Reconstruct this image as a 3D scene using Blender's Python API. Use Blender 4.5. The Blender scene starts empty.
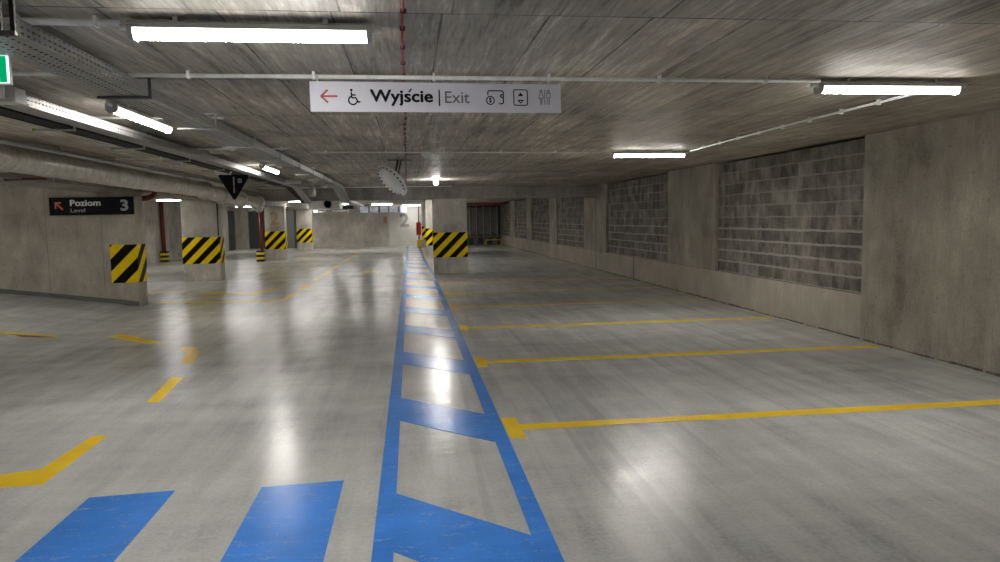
import bpy, bmesh, math, random
from mathutils import Vector, Matrix
random.seed(7)
C = bpy.context.scene.collection
PI = math.pi
CZ = 2.56          # ceiling height
# ------------------------------------------------------------------ materials
def new_mat(name):
    m = bpy.data.materials.new(name); m.use_nodes = True
    nt = m.node_tree; nt.nodes.clear()
    return m, nt
class NT:
    def __init__(s, name):
        s.m, s.t = new_mat(name)
        s.out = s.n('ShaderNodeOutputMaterial')
        s.b = s.n('ShaderNodeBsdfPrincipled')
        s.l(s.b.outputs[0], s.out.inputs[0])
        s._co = None
    def n(s, t, **k):
        x = s.t.nodes.new(t)
        for a, v in k.items(): setattr(x, a, v)
        return x
    def l(s, a, b): s.t.links.new(a, b)
    def co(s):
        if s._co is None: s._co = s.n('ShaderNodeTexCoord').outputs['Object']
        return s._co
    def mapped(s, scale=(1,1,1), loc=(0,0,0), src=None):
        mp = s.n('ShaderNodeMapping'); mp.inputs['Scale'].default_value = scale; mp.inputs['Location'].default_value = loc
        s.l(src or s.co(), mp.inputs['Vector']); return mp.outputs[0]
    def noise(s, scale, detail=4, rough=.55, vec=None, dist=0):
        x = s.n('ShaderNodeTexNoise'); x.inputs['Scale'].default_value = scale; x.inputs['Detail'].default_value = detail
        x.inputs['Roughness'].default_value = rough; x.inputs['Distortion'].default_value = dist
        s.l(vec or s.co(), x.inputs['Vector']); return x.outputs['Fac']
    def ramp(s, fac, stops, interp='LINEAR'):
        r = s.n('ShaderNodeValToRGB'); e = r.color_ramp; e.interpolation = interp
        while len(e.elements) > 1: e.elements.remove(e.elements[0])
        for i, (p, c) in enumerate(stops):
            el = e.elements[0] if i == 0 else e.elements.new(p)
            el.position = p; el.color = (c, c, c, 1) if not hasattr(c, '__len__') else (*c, 1)
        s.l(fac, r.inputs[0]); return r.outputs[0]
    def math(s, op, a, b=None, c=None, clamp=False):
        x = s.n('ShaderNodeMath', operation=op, use_clamp=clamp)
        for i, v in enumerate((a, b, c)):
            if v is None: continue
            if hasattr(v, 'links'): s.l(v, x.inputs[i])
            else: x.inputs[i].default_value = v
        return x.outputs[0]
    def mix(s, f, a, b, mode='MIX'):
        x = s.n('ShaderNodeMix', data_type='RGBA', blend_type=mode)
        for v, k in ((f, 0), (a, 6), (b, 7)):
            if hasattr(v, 'links'): s.l(v, x.inputs[k])
            elif k == 0: x.inputs[k].default_value = v
            else: x.inputs[k].default_value = (*v, 1) if len(v) == 3 else v
        return x.outputs[2]
    def xyz(s, src=None):
        x = s.n('ShaderNodeSeparateXYZ'); s.l(src or s.co(), x.inputs[0]); return x.outputs
    def comb(s, a, b, c):
        x = s.n('ShaderNodeCombineXYZ')
        for i, v in enumerate((a, b, c)):
            if hasattr(v, 'links'): s.l(v, x.inputs[i])
            else: x.inputs[i].default_value = v
        return x.outputs[0]
    def bump(s, h, strength=.3, dist=.01):
        x = s.n('ShaderNodeBump'); x.inputs['Strength'].default_value = strength; x.inputs['Distance'].default_value = dist
        s.l(h, x.inputs['Height']); s.l(x.outputs[0], s.b.inputs['Normal'])
    def col(s, v):
        if hasattr(v, 'links'): s.l(v, s.b.inputs['Base Color'])
        else: s.b.inputs['Base Color'].default_value = (*v, 1)
    def rough(s, v):
        if hasattr(v, 'links'): s.l(v, s.b.inputs['Roughness'])
        else: s.b.inputs['Roughness'].default_value = v

def plain(name, col, rough=.5, metal=0, var=.12, scale=14, spec=.5):
    g = NT(name)
    f = g.noise(scale, 3)
    c = g.ramp(f, [(.3, tuple(max(0, x*(1-var)) for x in col)), (.7, tuple(min(1, x*(1+var)) for x in col))])
    g.col(c); g.rough(rough); g.b.inputs['Metallic'].default_value = metal
    g.b.inputs['Specular IOR Level'].default_value = spec
    return g.m

def wet_mask(g):
    pass

def concrete_wall(name, base=(.30,.275,.235), streak='z', joints=None, seam_z=None, warm=.0, spots=True):
    g = NT(name)
    a = g.noise(1.1, 6, .6)
    b = g.noise(1, 5, .65, vec=g.mapped((3.2, 3.2, 1.3)))
    c = g.noise(30, 4, .7)
    f = g.math('ADD', g.math('MULTIPLY', a, .45), g.math('ADD', g.math('MULTIPLY', b, .33), g.math('MULTIPLY', c, .22)))
    col = g.ramp(f, [(.36, tuple(x*.5 for x in base)), (.46, tuple(x*.86 for x in base)), (.54, tuple(x*1.06 for x in base)), (.64, tuple(min(1,x*1.45) for x in base))])
    if spots:
        v = g.n('ShaderNodeTexVoronoi'); v.inputs['Scale'].default_value = 7; g.l(g.co(), v.inputs['Vector'])
        sp = g.ramp(v.outputs['Distance'], [(.05, 1), (.12, 0)])
        sp2 = g.ramp(g.noise(2.2, 2), [(.48, 0), (.54, 1)])
        col = g.mix(g.math('MULTIPLY', g.math('MULTIPLY', sp, sp2), .7), col, tuple(x*.35 for x in base))
    # hairline cracks / run marks
    w = g.noise(1, 3, .5, vec=g.mapped((9, 9, .35), (3, 1, 0)))
    cr = g.ramp(w, [(.485, 0), (.5, 1), (.515, 0)])
    col = g.mix(g.math('MULTIPLY', cr, .22), col, tuple(x*.45 for x in base))
    if seam_z is not None:
        z = g.xyz()[2]
        ln = g.math('MULTIPLY', g.math('LESS_THAN', g.math('ABSOLUTE', g.math('SUBTRACT', z, seam_z)), .008), g.math('GREATER_THAN', g.xyz()[1], 8.42))
        col = g.mix(g.math('MULTIPLY', ln, .6), col, tuple(x*.4 for x in base))
        low = g.math('MULTIPLY', g.math('LESS_THAN', z, seam_z), g.math('GREATER_THAN', g.xyz()[1], 8.42))
        col = g.mix(g.math('MULTIPLY', low, .35), col, tuple(min(1, x*1.5) for x in base))
    if joints:
        o = g.xyz()
        for ax, per, off in joints:
            fr = g.math('FRACT', g.math('DIVIDE', g.math('SUBTRACT', o[ax], off), per))
            ln = g.math('LESS_THAN', fr, .012/per)
            col = g.mix(g.math('MULTIPLY', ln, .55), col, tuple(x*.4 for x in base))
    g.col(col); g.rough(.78); g.b.inputs['Specular IOR Level'].default_value = .3
    g.bump(g.math('ADD', g.math('MULTIPLY', c, .5), g.math('MULTIPLY', b, .6)), .35, .012)
    return g.m

def ceiling_mat():
    g = NT('board_marked_concrete')
    o = g.xyz()
    base = (.44, .40, .335)
    rowf = g.math('DIVIDE', g.math('SUBTRACT', o[1], .17), 1.652)
    row = g.math('FLOOR', rowf)
    # boards: shift every second row a little
    wn = g.n('ShaderNodeTexWhiteNoise', noise_dimensions='1D'); g.l(row, wn.inputs['W'])
    shift = g.math('MULTIPLY', wn.outputs['Value'], .06)
    colf = g.math('DIVIDE', g.math('ADD', g.math('ADD', o[0], .285), shift), .513)
    colm = g.math('FLOOR', colf)
    w2 = g.n('ShaderNodeTexWhiteNoise', noise_dimensions='2D'); g.l(g.comb(row, colm, 0), w2.inputs['Vector'])
    grain = g.noise(1, 6, .7, vec=g.mapped((16, .9, 1)), dist=.5)
    grain2 = g.noise(1, 4, .6, vec=g.mapped((70, 6, 1)))
    blot = g.noise(.9, 5, .6)
    f = g.math('ADD', g.math('MULTIPLY', grain, .48), g.math('ADD', g.math('MULTIPLY', blot, .28), g.math('MULTIPLY', grain2, .24)))
    f = g.math('ADD', f, g.math('MULTIPLY', g.math('SUBTRACT', w2.outputs['Value'], .5), .07))
    col = g.ramp(f, [(.38, tuple(x*.42 for x in base)), (.46, tuple(x*.82 for x in base)), (.54, tuple(x*1.08 for x in base)), (.62, tuple(x*1.75 for x in base))])
    fine = g.noise(9, 3)
    def line(fr, wdt):
        e = g.math('MINIMUM', g.math('FRACT', fr), g.math('SUBTRACT', 1, g.math('FRACT', fr)))
        return g.math('LESS_THAN', e, g.math('MULTIPLY', fine, wdt))
    l1 = line(colf, .021); l2 = line(rowf, .0085)
    ln = g.math('MAXIMUM', l1, l2)
    vis = g.ramp(g.noise(1.7, 2), [(.38, .35), (.55, .95)])
    col = g.mix(g.math('MULTIPLY', ln, vis), col, tuple(x*.25 for x in base))
    g.col(col)
    g.rough(g.ramp(g.noise(3, 4, .6), [(.35, .48), (.65, .75)])); g.b.inputs['Specular IOR Level'].default_value = .3
    g.bump(g.math('SUBTRACT', g.math('ADD', grain, g.math('MULTIPLY', grain2, .5)), g.math('MULTIPLY', ln, 2)), .5, .012)
    return g.m

def floor_nodes(g):
    """sealed concrete tone: big clouds, trowel streaks both ways, scuffs"""
    base = (.49, .495, .48)
    cloud = g.noise(.55, 6, .62)
    st1 = g.noise(1, 4, .55, vec=g.mapped((.5, 3.0, 1)), dist=.15)
    mp = g.n('ShaderNodeMapping'); mp.inputs['Rotation'].default_value = (0, 0, .25); mp.inputs['Scale'].default_value = (5, .45, 1)
    g.l(g.co(), mp.inputs['Vector'])
    st2 = g.noise(1, 5, .6, vec=mp.outputs[0])
    fin = g.noise(38, 3, .7)
    f = g.math('ADD', g.math('MULTIPLY', cloud, .42), g.math('ADD', g.math('MULTIPLY', st1, .13), g.math('ADD', g.math('MULTIPLY', st2, .27), g.math('MULTIPLY', fin, .18))))
    col = g.ramp(f, [(.38, tuple(x*.62 for x in base)), (.46, tuple(x*.88 for x in base)), (.53, tuple(x*1.05 for x in base)), (.62, tuple(x*1.3 for x in base))])
    o = g.xyz()
    # tyre scuffs in the bays
    mp3 = g.n('ShaderNodeMapping'); mp3.inputs['Rotation'].default_value = (0, 0, -.5); mp3.inputs['Scale'].default_value = (7, .22, 1)
    g.l(g.co(), mp3.inputs['Vector'])
    sc = g.ramp(g.noise(1, 3, .5, vec=mp3.outputs[0]), [(.57, 0), (.64, 1)])
    reg = g.ramp(o[0], [(.0, 0), (.02, 1)])
    col = g.mix(g.math('MULTIPLY', g.math('MULTIPLY', sc, .3), reg), col, tuple(x*.6 for x in base))
    # construction joint under the cross beam
    wob = g.math('MULTIPLY', g.math('SUBTRACT', g.noise(.6, 2), .5), .25)
    ln = g.math('LESS_THAN', g.math('ABSOLUTE', g.math('SUBTRACT', g.math('ADD', o[1], wob), 21.15)), .06)
    col = g.mix(g.math('MULTIPLY', ln, .6), col, tuple(x*.45 for x in base))
    pat = g.noise(1, 4, .6, vec=g.mapped((2.6, 4.0, 1), (4, 2, 0)))
    rough = g.ramp(g.math('ADD', g.math('MULTIPLY', pat, .75), g.math('MULTIPLY', fin, .25)), [(.34, .15), (.5, .21), (.66, .262)])
    return col, rough, st1, fin

def pat_bump(g):
    return g.noise(1, 3, .5, vec=g.mapped((2.5, 7, 1)))
def floor_mat():
    g = NT('sealed_grey_floor')
    col, rough, st1, fin = floor_nodes(g)
    g.col(col); g.rough(rough); g.b.inputs['Specular IOR Level'].default_value = .32
    g.bump(g.math('ADD', g.math('MULTIPLY', pat_bump(g), 1.0), g.math('ADD', g.math('MULTIPLY', fin, .25), g.math('MULTIPLY', g.noise(110, 3, .7), .12))), .22, .012)
    return g.m

def paint_mat(name, pc, wear=.5, edge=.0):
    g = NT(name)
    col, rough, st1, fin = floor_nodes(g)
    w = g.math('ADD', g.math('MULTIPLY', g.noise(1, 6, .75, vec=g.mapped((6, 16, 1))), .6), g.math('MULTIPLY', g.noise(55, 4, .8), .4))
    m = g.ramp(w, [(wear, 0), (wear+.16, .75)])
    tone = g.noise(2.5, 4)
    pcol = g.ramp(tone, [(.3, tuple(x*.86 for x in pc)), (.7, tuple(min(1, x*1.12) for x in pc))])
    g.col(g.mix(m, pcol, col)); g.rough(rough); g.bump(fin, .15, .01); g.b.inputs['Specular IOR Level'].default_value = .36
    return g.m

def stripe_mat(name, phase=0.0, per=.41):
    g = NT(name); o = g.xyz()
    t = g.math('ADD', g.math('SUBTRACT', o[0], o[2]), o[1])
    fr = g.math('FRACT', g.math('DIVIDE', g.math('ADD', t, phase), per))
    k = g.math('LESS_THAN', fr, .5)
    n = g.noise(8, 4)
    y = g.ramp(n, [(.3, (.90, .62, .0)), (.7, (1.0, .72, .01))])
    g.col(g.mix(k, (.003, .003, .0035), y)); g.rough(.5); g.b.inputs['Specular IOR Level'].default_value = .12
    return g.m

def block_mat():
    g = NT('grey_block_masonry'); o = g.xyz()
    vec = g.comb(o[1], o[2], 0)
    vec = g.mapped((1, 1, 1), (0, -.57, 0), vec)
    br = g.n('ShaderNodeTexBrick'); g.l(vec, br.inputs['Vector'])
    br.offset = .5
    br.inputs['Scale'].default_value = 1; br.inputs['Brick Width'].default_value = .38; br.inputs['Row Height'].default_value = .197
    br.inputs['Mortar Size'].default_value = .006; br.inputs['Mortar Smooth'].default_value = .3; br.inputs['Bias'].default_value = 0
    br.inputs['Color1'].default_value = (.13, .12, .102, 1); br.inputs['Color2'].default_value = (.225, .208, .18, 1); br.inputs['Mortar'].default_value = (.10, .09, .078, 1)
    n = g.ramp(g.noise(1, 5, .65, vec=g.mapped((4, 5, 2.6))), [(.32, .45), (.68, 1.6)])
    cc = g.mix(1, br.outputs['Color'], n, 'MULTIPLY')
    # pale horizontal bed joints, heavier towards the bottom
    zz = g.math('ADD', g.math('SUBTRACT', o[2], .57), g.math('MULTIPLY', g.math('SUBTRACT', g.noise(4, 3), .5), .03))
    fr = g.math('FRACT', g.math('DIVIDE', zz, .197))
    e = g.math('MINIMUM', fr, g.math('SUBTRACT', 1, fr))
    wid = g.ramp(o[2], [(.0, .11), (.9, .11), (1, .045)])
    wz = g.math('LESS_THAN', o[2], 1.5)
    wid = g.math('ADD', g.math('MULTIPLY', wz, .03), .058)
    wid = g.math('MULTIPLY', wid, g.ramp(g.noise(7, 4), [(.3, .6), (.7, 1.25)]))
    bed = g.math('LESS_THAN', e, wid)
    st = g.math('ADD', g.math('MULTIPLY', wz, .3), .45)
    cc = g.mix(g.math('MULTIPLY', bed, st), cc, (.42, .40, .36))
    g.col(cc); g.rough(.9)
    g.bump(g.math('ADD', g.math('MULTIPLY', bed, 1.0), g.noise(25, 4, .7)), .5, .012)
    return g.m

def perf_mat(name, col, ax_a=1, ax_b=0, pa=.05, pb=.05, metal=.7):
    """galvanised sheet with real (see-through) slots"""
    g = NT(name); o = g.xyz()
    fa = g.math('FRACT', g.math('DIVIDE', o[ax_a], pa)); fb = g.math('FRACT', g.math('DIVIDE', o[ax_b], pb))
    ha = g.math('LESS_THAN', g.math('ABSOLUTE', g.math('SUBTRACT', fa, .5)), .27)
    hb = g.math('LESS_THAN', g.math('ABSOLUTE', g.math('SUBTRACT', fb, .5)), .2)
    hole = g.math('MULTIPLY', ha, hb)
    g.col(g.ramp(g.noise(12, 4), [(.3, tuple(x*.8 for x in col)), (.7, tuple(min(1, x*1.15) for x in col))]))
    g.rough(.45); g.b.inputs['Metallic'].default_value = metal
    tr = g.n('ShaderNodeBsdfTransparent'); mx = g.n('ShaderNodeMixShader')
    g.l(hole, mx.inputs[0]); g.l(g.b.outputs[0], mx.inputs[1]); g.l(tr.outputs[0], mx.inputs[2]); g.l(mx.outputs[0], g.out.inputs[0])
    return g.m

def emit_mat(name, col, s):
    m, nt = new_mat(name)
    o = nt.nodes.new('ShaderNodeOutputMaterial'); e = nt.nodes.new('ShaderNodeEmission')
    e.inputs[0].default_value = (*col, 1); e.inputs[1].default_value = s
    nt.links.new(e.outputs[0], o.inputs[0]); return m

M = {}
M['wall'] = concrete_wall('cast_concrete', (.35,.32,.265), seam_z=.57)
M['wall_plain'] = concrete_wall('cast_concrete_left', (.43,.395,.33), joints=[(0, 1.0, -5.93)])
M['wall_back'] = concrete_wall('cast_concrete_back', (.50,.475,.42), joints=[(0, .98, .1)])
M['pillar'] = concrete_wall('pillar_concrete', (.52,.49,.43))
M['beam'] = concrete_wall('beam_concrete', (.33,.31,.275), spots=False)
M['ceiling'] = ceiling_mat()
M['floor'] = floor_mat()
M['blue'] = paint_mat('blue_floor_paint', (.05, .245, .78), .54)
M['yellow'] = paint_mat('yellow_floor_paint', (1.0, .62, .02), .56)
M['yellow_worn'] = paint_mat('worn_yellow_floor_paint', (.88, .56, .05), .50)
M['block'] = block_mat()
def lamp_mat(name, col, s):
    """prismatic cover: its underside glows stronger than its flanks"""
    m, nt = new_mat(name); L = nt.links.new
    o = nt.nodes.new('ShaderNodeOutputMaterial'); e = nt.nodes.new('ShaderNodeEmission'); t = nt.nodes.new('ShaderNodeTexCoord'); x = nt.nodes.new('ShaderNodeSeparateXYZ'); mr = nt.nodes.new('ShaderNodeMapRange')
    L(t.outputs['Object'], x.inputs[0]); L(x.outputs[2], mr.inputs['Value'])
    mr.inputs['From Min'].default_value = -.098; mr.inputs['From Max'].default_value = -.07; mr.inputs['To Min'].default_value = s; mr.inputs['To Max'].default_value = s*.07
    e.inputs[0].default_value = (*col, 1); L(mr.outputs[0], e.inputs[1]); L(e.outputs[0], o.inputs[0]); return m
M['lamp'] = lamp_mat('lit_diffuser', (1, .97, .91), 40)
M['lamp_far'] = emit_mat('lit_diffuser_dim', (1, .965, .90), 26)
M['globe'] = emit_mat('lit_globe', (1, .97, .92), 170)
M['housing'] = plain('grey_plastic', (.42, .42, .41), .4)
M['diffuser_off'] = plain('unlit_diffuser', (.6, .6, .58), .3)
M['conduit'] = plain('white_plastic', (.86, .86, .84), .35)
M['galv'] = plain('galvanised_steel', (.46, .46, .45), .45, .4)
M['dark_steel'] = plain('dark_steel', (.07, .07, .075), .5, .4)
M['black_tray'] = plain('black_cable_sheath', (.006, .006, .008), .6, spec=.2)
M['foil'] = plain('silver_pipe_lagging', (.72, .69, .63), .34, .5, var=.2, scale=9)
M['red_pipe'] = plain('dark_red_pipe', (.14, .02, .015), .45)
M['red'] = plain('red_enamel', (.5, .02, .015), .4)
M['red_cable'] = plain('red_cable_sheath', (.42, .03, .04), .5)
M['sign_white'] = plain('white_sign_board', (.66, .66, .74), .45, var=.02)
M['sign_black'] = plain('black_sign_board', (.004, .004, .006), .5, var=.02, spec=.12)
M['ink'] = plain('black_print', (.004, .004, .008), .5, var=.02, spec=.15)
M['ink_grey'] = plain('grey_print', (.16, .16, .19), .5, var=.02)
M['ink_red'] = plain('red_print', (.50, .06, .05), .5, var=.02)
M['ink_coral'] = plain('coral_print', (.75, .17, .10), .5, var=.02)
M['ink_white'] = plain('white_print', (.8, .8, .8), .5, var=.02)
M['ink_silver'] = plain('silver_print', (.5, .5, .5), .5, var=.02)
M['num_grey'] = plain('grey_wall_paint', (.30, .30, .30), .6, var=.05)
M['num_orange'] = plain('faded_orange_paint', (.52, .30, .2), .7, var=.25, scale=30)
M['white_paint'] = plain('white_wall_paint', (.62, .61, .56), .5, var=.06, scale=2)
M['base_paint'] = plain('dark_grey_base_paint', (.13, .135, .135), .5)
M['mirror'] = plain('acrylic_mirror', (.80, .81, .81), .2, .0, var=.03)
M['frame_white'] = plain('white_frame', (.88, .86, .86), .4, var=.04)
M['frame_mark'] = plain('dark_red_mark', (.10, .03, .03), .5)
M['green'] = emit_mat('lit_green_panel', (.0, .20, .07), .5)
M['exit_white'] = emit_mat('lit_white_panel', (.72, .95, 1), .5)
M['duct_blue'] = plain('pale_blue_duct', (.48, .52, .6), .35, .4, var=.3, scale=3)
M['fence'] = plain('weathered_steel_panel', (.22, .22, .22), .5, .3, var=.25, scale=5)
M['dark'] = plain('dark_void_paint', (.03, .03, .033), .6)
M['dark_door'] = plain('dark_grey_door', (.07, .07, .075), .5)
M['yellow_steel'] = plain('yellow_steel', (.7, .5, .04), .4)
M['pvc'] = plain('grey_plastic_box', (.6, .6, .57), .4)
M['perf_b'] = perf_mat('perforated_tray_base', (.40, .40, .39), 1, 0, .05, .04)
M['perf_s'] = perf_mat('perforated_tray_side', (.44, .44, .43), 1, 2, .05, .028)
M['green_tip'] = plain('lime_end_cap', (.3, .5, .05), .5)

# ------------------------------------------------------------------ mesh builder
class MB:
    def __init__(s): s.bm = bmesh.new(); s.mi = 0
    def _f(s, vs):
        try:
            f = s.bm.faces.new(vs); f.material_index = s.mi; return f
        except ValueError: return None
    def box(s, x0, x1, y0, y1, z0, z1, bev=0):
        if x0 > x1: x0, x1 = x1, x0
        if y0 > y1: y0, y1 = y1, y0
        if z0 > z1: z0, z1 = z1, z0
        r = bmesh.ops.create_cube(s.bm, size=1)
        for v in r['verts']:
            v.co = Vector((x0+(v.co.x+.5)*(x1-x0), y0+(v.co.y+.5)*(y1-y0), z0+(v.co.z+.5)*(z1-z0)))
        fs = {f for v in r['verts'] for f in v.link_faces}
        for f in fs: f.material_index = s.mi
        if bev:
            es = {e for v in r['verts'] for e in v.link_edges}
            bmesh.ops.bevel(s.bm, geom=list(es), offset=bev, segments=2, affect='EDGES', profile=.6)
        return s
    def obox(s, a, b, w, h, up=(0, 0, 1)):
        """box along segment a-b with width w, height h"""
        a = Vector(a); b = Vector(b); d = (b-a).normalized(); up = Vector(up)
        sd = d.cross(up).normalized(); u = sd.cross(d)
        q = []
        for p in (a, b):
            for i, j in ((-1, -1), (1, -1), (1, 1), (-1, 1)): q.append(s.bm.verts.new(p+sd*w/2*i+u*h/2*j))
        s._f(q[3::-1]); s._f(q[4:])
        for i in range(4): s._f((q[i], q[(i+1) % 4], q[4+(i+1) % 4], q[4+i]))
        return s
    def tube(s, pts, r, seg=10, caps=True):
        pts = [Vector(p) for p in pts]; n = len(pts)
        rs = r if hasattr(r, '__len__') else [r]*n
        rings = []; ref = None
        for i, p in enumerate(pts):
            d = ((pts[min(i+1, n-1)]-pts[i]).normalized() + (pts[i]-pts[max(i-1, 0)]).normalized()).normalized()
            if ref is None: ref = d.orthogonal().normalized()
            else: ref = (ref-d*ref.dot(d)).normalized()
            o = d.cross(ref)
            rings.append([s.bm.verts.new(p+(ref*math.cos(2*PI*k/seg)+o*math.sin(2*PI*k/seg))*rs[i]) for k in range(seg)])
        for a, b in zip(rings, rings[1:]):
            for k in range(seg):
                f = s._f((a[k], a[(k+1) % seg], b[(k+1) % seg], b[k]))
                if f: f.smooth = True
        if caps: s._f(rings[0][::-1]); s._f(rings[-1])
        return s
    def prism(s, prof, a, b):
        """2D profile (list of (u,v)) swept from a to b; u is horizontal side, v up"""
        a = Vector(a); b = Vector(b); d = (b-a).normalized(); sd = d.cross(Vector((0, 0, 1))).normalized(); u = Vector((0, 0, 1))
        r0 = [s.bm.verts.new(a+sd*x+u*y) for x, y in prof]; r1 = [s.bm.verts.new(b+sd*x+u*y) for x, y in prof]
        n = len(prof)
        for k in range(n): s._f((r0[k], r0[(k+1) % n], r1[(k+1) % n], r1[k]))
        s._f(r0[::-1]); s._f(r1); return s
    def lathe(s, prof, origin=(0,0,0), axis=(0,0,1), seg=24):
        o = Vector(origin); ax = Vector(axis).normalized(); e1 = ax.orthogonal().normalized(); e2 = ax.cross(e1)
        rings = []
        for r, h in prof:
            if r < 1e-6: rings.append([s.bm.verts.new(o+ax*h)])
            else: rings.append([s.bm.verts.new(o+ax*h+(e1*math.cos(2*PI*k/seg)+e2*math.sin(2*PI*k/seg))*r) for k in range(seg)])
        for a, b in zip(rings, rings[1:]):
            for k in range(seg):
                k2 = (k+1) % seg
                if len(a) == 1 and len(b) == 1: continue
                if len(a) == 1: f = s._f((a[0], b[k2], b[k]))
                elif len(b) == 1: f = s._f((a[k], a[k2], b[0]))
                else: f = s._f((a[k], a[k2], b[k2], b[k]))
                if f: f.smooth = True
        return s
    def poly(s, pts, z0, z1):
        """flat polygon in XY extruded z0..z1"""
        a = [s.bm.verts.new((x, y, z0)) for x, y in pts]; b = [s.bm.verts.new((x, y, z1)) for x, y in pts]; n = len(pts)
        s._f(a[::-1]); s._f(b)
        for k in range(n): s._f((a[k], a[(k+1) % n], b[(k+1) % n], b[k]))
        return s
    def build(s, name, mat, parent=None, loc=None):
        me = bpy.data.meshes.new(name)
        bmesh.ops.recalc_face_normals(s.bm, faces=s.bm.faces[:])
        s.bm.to_mesh(me); s.bm.free()
        for m in (mat if isinstance(mat, (list, tuple)) else [mat]): me.materials.append(m)
        o = bpy.data.objects.new(name, me); C.objects.link(o)
        if parent: o.parent = parent
        if loc: o.location = loc
        return o

def tag(o, label=None, cat=None, group=None, kind=None):
    if label: o['label'] = label
    if cat: o['category'] = cat
    if group: o['group'] = group
    if kind: o['kind'] = kind
    return o
def struct(o): o['kind'] = 'structure'; return o
def empty(name, loc, label, cat, group=None, rz=0):
    o = bpy.data.objects.new(name, None); C.objects.link(o); o.empty_display_size = .1
    o.location = loc; o.rotation_euler = (0, 0, rz)
    return tag(o, label, cat, group)
def copy_tree(o, parent=None):
    c = o.copy(); C.objects.link(c)
    if parent: c.parent = parent
    for ch in list(o.children): copy_tree(ch, c)
    return c

# ------------------------------------------------------------------ lettering
def text_verts(body, bold=0.0, shear=0):
    cu = bpy.data.curves.new('glyphs', 'FONT'); cu.body = body; cu.size = 1; cu.offset = bold; cu.extrude = 0; cu.resolution_u = 4
    o = bpy.data.objects.new('glyphs', cu); C.objects.link(o)
    dg = bpy.context.evaluated_depsgraph_get()
    me = bpy.data.meshes.new_from_object(o.evaluated_get(dg))
    vs = [v.co.copy() for v in me.vertices]; fs = [tuple(p.vertices) for p in me.polygons]
    bpy.data.objects.remove(o); bpy.data.curves.remove(cu); bpy.data.meshes.remove(me)
    return vs, fs
def lettering(body, mat, parent, x0, x1, z0, z1, y, bold=0., name='lettering', th=.002):
    """text in a local XZ plane facing -Y, fitted to the box"""
    vs, fs = text_verts(body)
    if bold > 0:                                   # rounded bold: the outline struck several times around a small circle
        n = len(vs); V2 = list(vs); F2 = list(fs)
        for k in range(8):
            d = Vector((math.cos(PI*k/4)*bold, math.sin(PI*k/4)*bold, 0))
            F2 += [tuple(i+len(V2) for i in f) for f in fs]; V2 += [v+d for v in vs]
        vs, fs = V2, F2; step = n
    else: step = len(vs)
    ax = min(v.x for v in vs); bx = max(v.x for v in vs); ay = min(v.y for v in vs); by = max(v.y for v in vs)
    bm = bmesh.new()
    V = [bm.verts.new((x0+(v.x-ax)/(bx-ax)*(x1-x0), y-(i//step)*th*.12, z0+(v.y-ay)/(by-ay)*(z1-z0))) for i, v in enumerate(vs)]
    for f in fs:
        try: bm.faces.new([V[i] for i in f])
        except ValueError: pass
    r = bmesh.ops.extrude_face_region(bm, geom=bm.faces[:])
    for e in r['geom']:
        if isinstance(e, bmesh.types.BMVert): e.co.y -= th
    b = MB(); b.bm.free(); b.bm = bm
    return b.build(name, mat, parent)
def strokes(lines, w, mat, parent, y, name='pictogram', fills=(), th=.002, discs=()):
    """flat strokes in the XZ plane, raised by th"""
    b = MB()
    for pts in lines:
        pts = [Vector((p[0], 0, p[1])) for p in pts]
        for p, q in zip(pts, pts[1:]):
            if (q-p).length < 1e-6: continue
            n = Vector((-(q-p).z, 0, (q-p).x)).normalized()*w/2
            a = [b.bm.verts.new(Vector((v.x, y-th, v.z))) for v in (p-n, q-n, q+n, p+n)]
            c = [b.bm.verts.new(Vector((v.co.x, y, v.co.z))) for v in a]
            b._f(a)
            for k in range(4): b._f((a[k], a[(k+1) % 4], c[(k+1) % 4], c[k]))
        for p in pts:
            b._f([b.bm.verts.new((p.x+w/2*math.cos(2*PI*k/10), y-th, p.z+w/2*math.sin(2*PI*k/10))) for k in range(10)])
    for pts in fills: b._f([b.bm.verts.new((p[0], y-th, p[1])) for p in pts])
    for cx, cz, r in discs: b._f([b.bm.verts.new((cx+r*math.cos(2*PI*k/20), y-th, cz+r*math.sin(2*PI*k/20))) for k in range(20)])
    return b.build(name, mat, parent)
def arc(cx, cz, r, a0, a1, n=16): return [(cx+r*math.cos(math.radians(a0+(a1-a0)*k/n)), cz+r*math.sin(math.radians(a0+(a1-a0)*k/n))) for k in range(n+1)]

# ------------------------------------------------------------------ floor with the ramp on the left
RX, RK = -5.05, .127
def fz(x, y):
    if y > 15.0: return 0.0
    d = RX-x
    if d <= 0: return 0.0
    s = RK*d if d > .5 else RK*d*d
    return max(0.0, RK*(d-.12)) if d > .5 else RK*d*d*.76
bm = bmesh.new()
xs = [-12.4, -11, -10, -9, -8, -7.5, -7, -6.5, -6.2, -5.9, -5.7, -5.55, -5.4, -5.3, -5.2, -5.1, -5.0, -4, -2, 0, 2, 4, 5.9]
ys = [-10.2, -6, -2, 2, 6, 10, 13, 14.95, 15.05, 20, 25, 30, 35, 40, 46]
G = [[bm.verts.new((x, y, fz(x, y))) for x in xs] for y in ys]
for i in range(len(ys)-1):
    for j in range(len(xs)-1):
        f = bm.faces.new((G[i][j], G[i][j+1], G[i+1][j+1], G[i+1][j])); f.smooth = False
r = bmesh.ops.extrude_face_region(bm, geom=bm.faces[:])
for e in r['geom']:
    if isinstance(e, bmesh.types.BMVert): e.co.z = -.2
b = MB(); b.bm.free(); b.bm = bm
struct(b.build('floor', M['floor']))
struct(MB().box(-12.4, 5.95, -10.2, 46, CZ, CZ+.25).build('ceiling', M['ceiling']))

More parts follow.
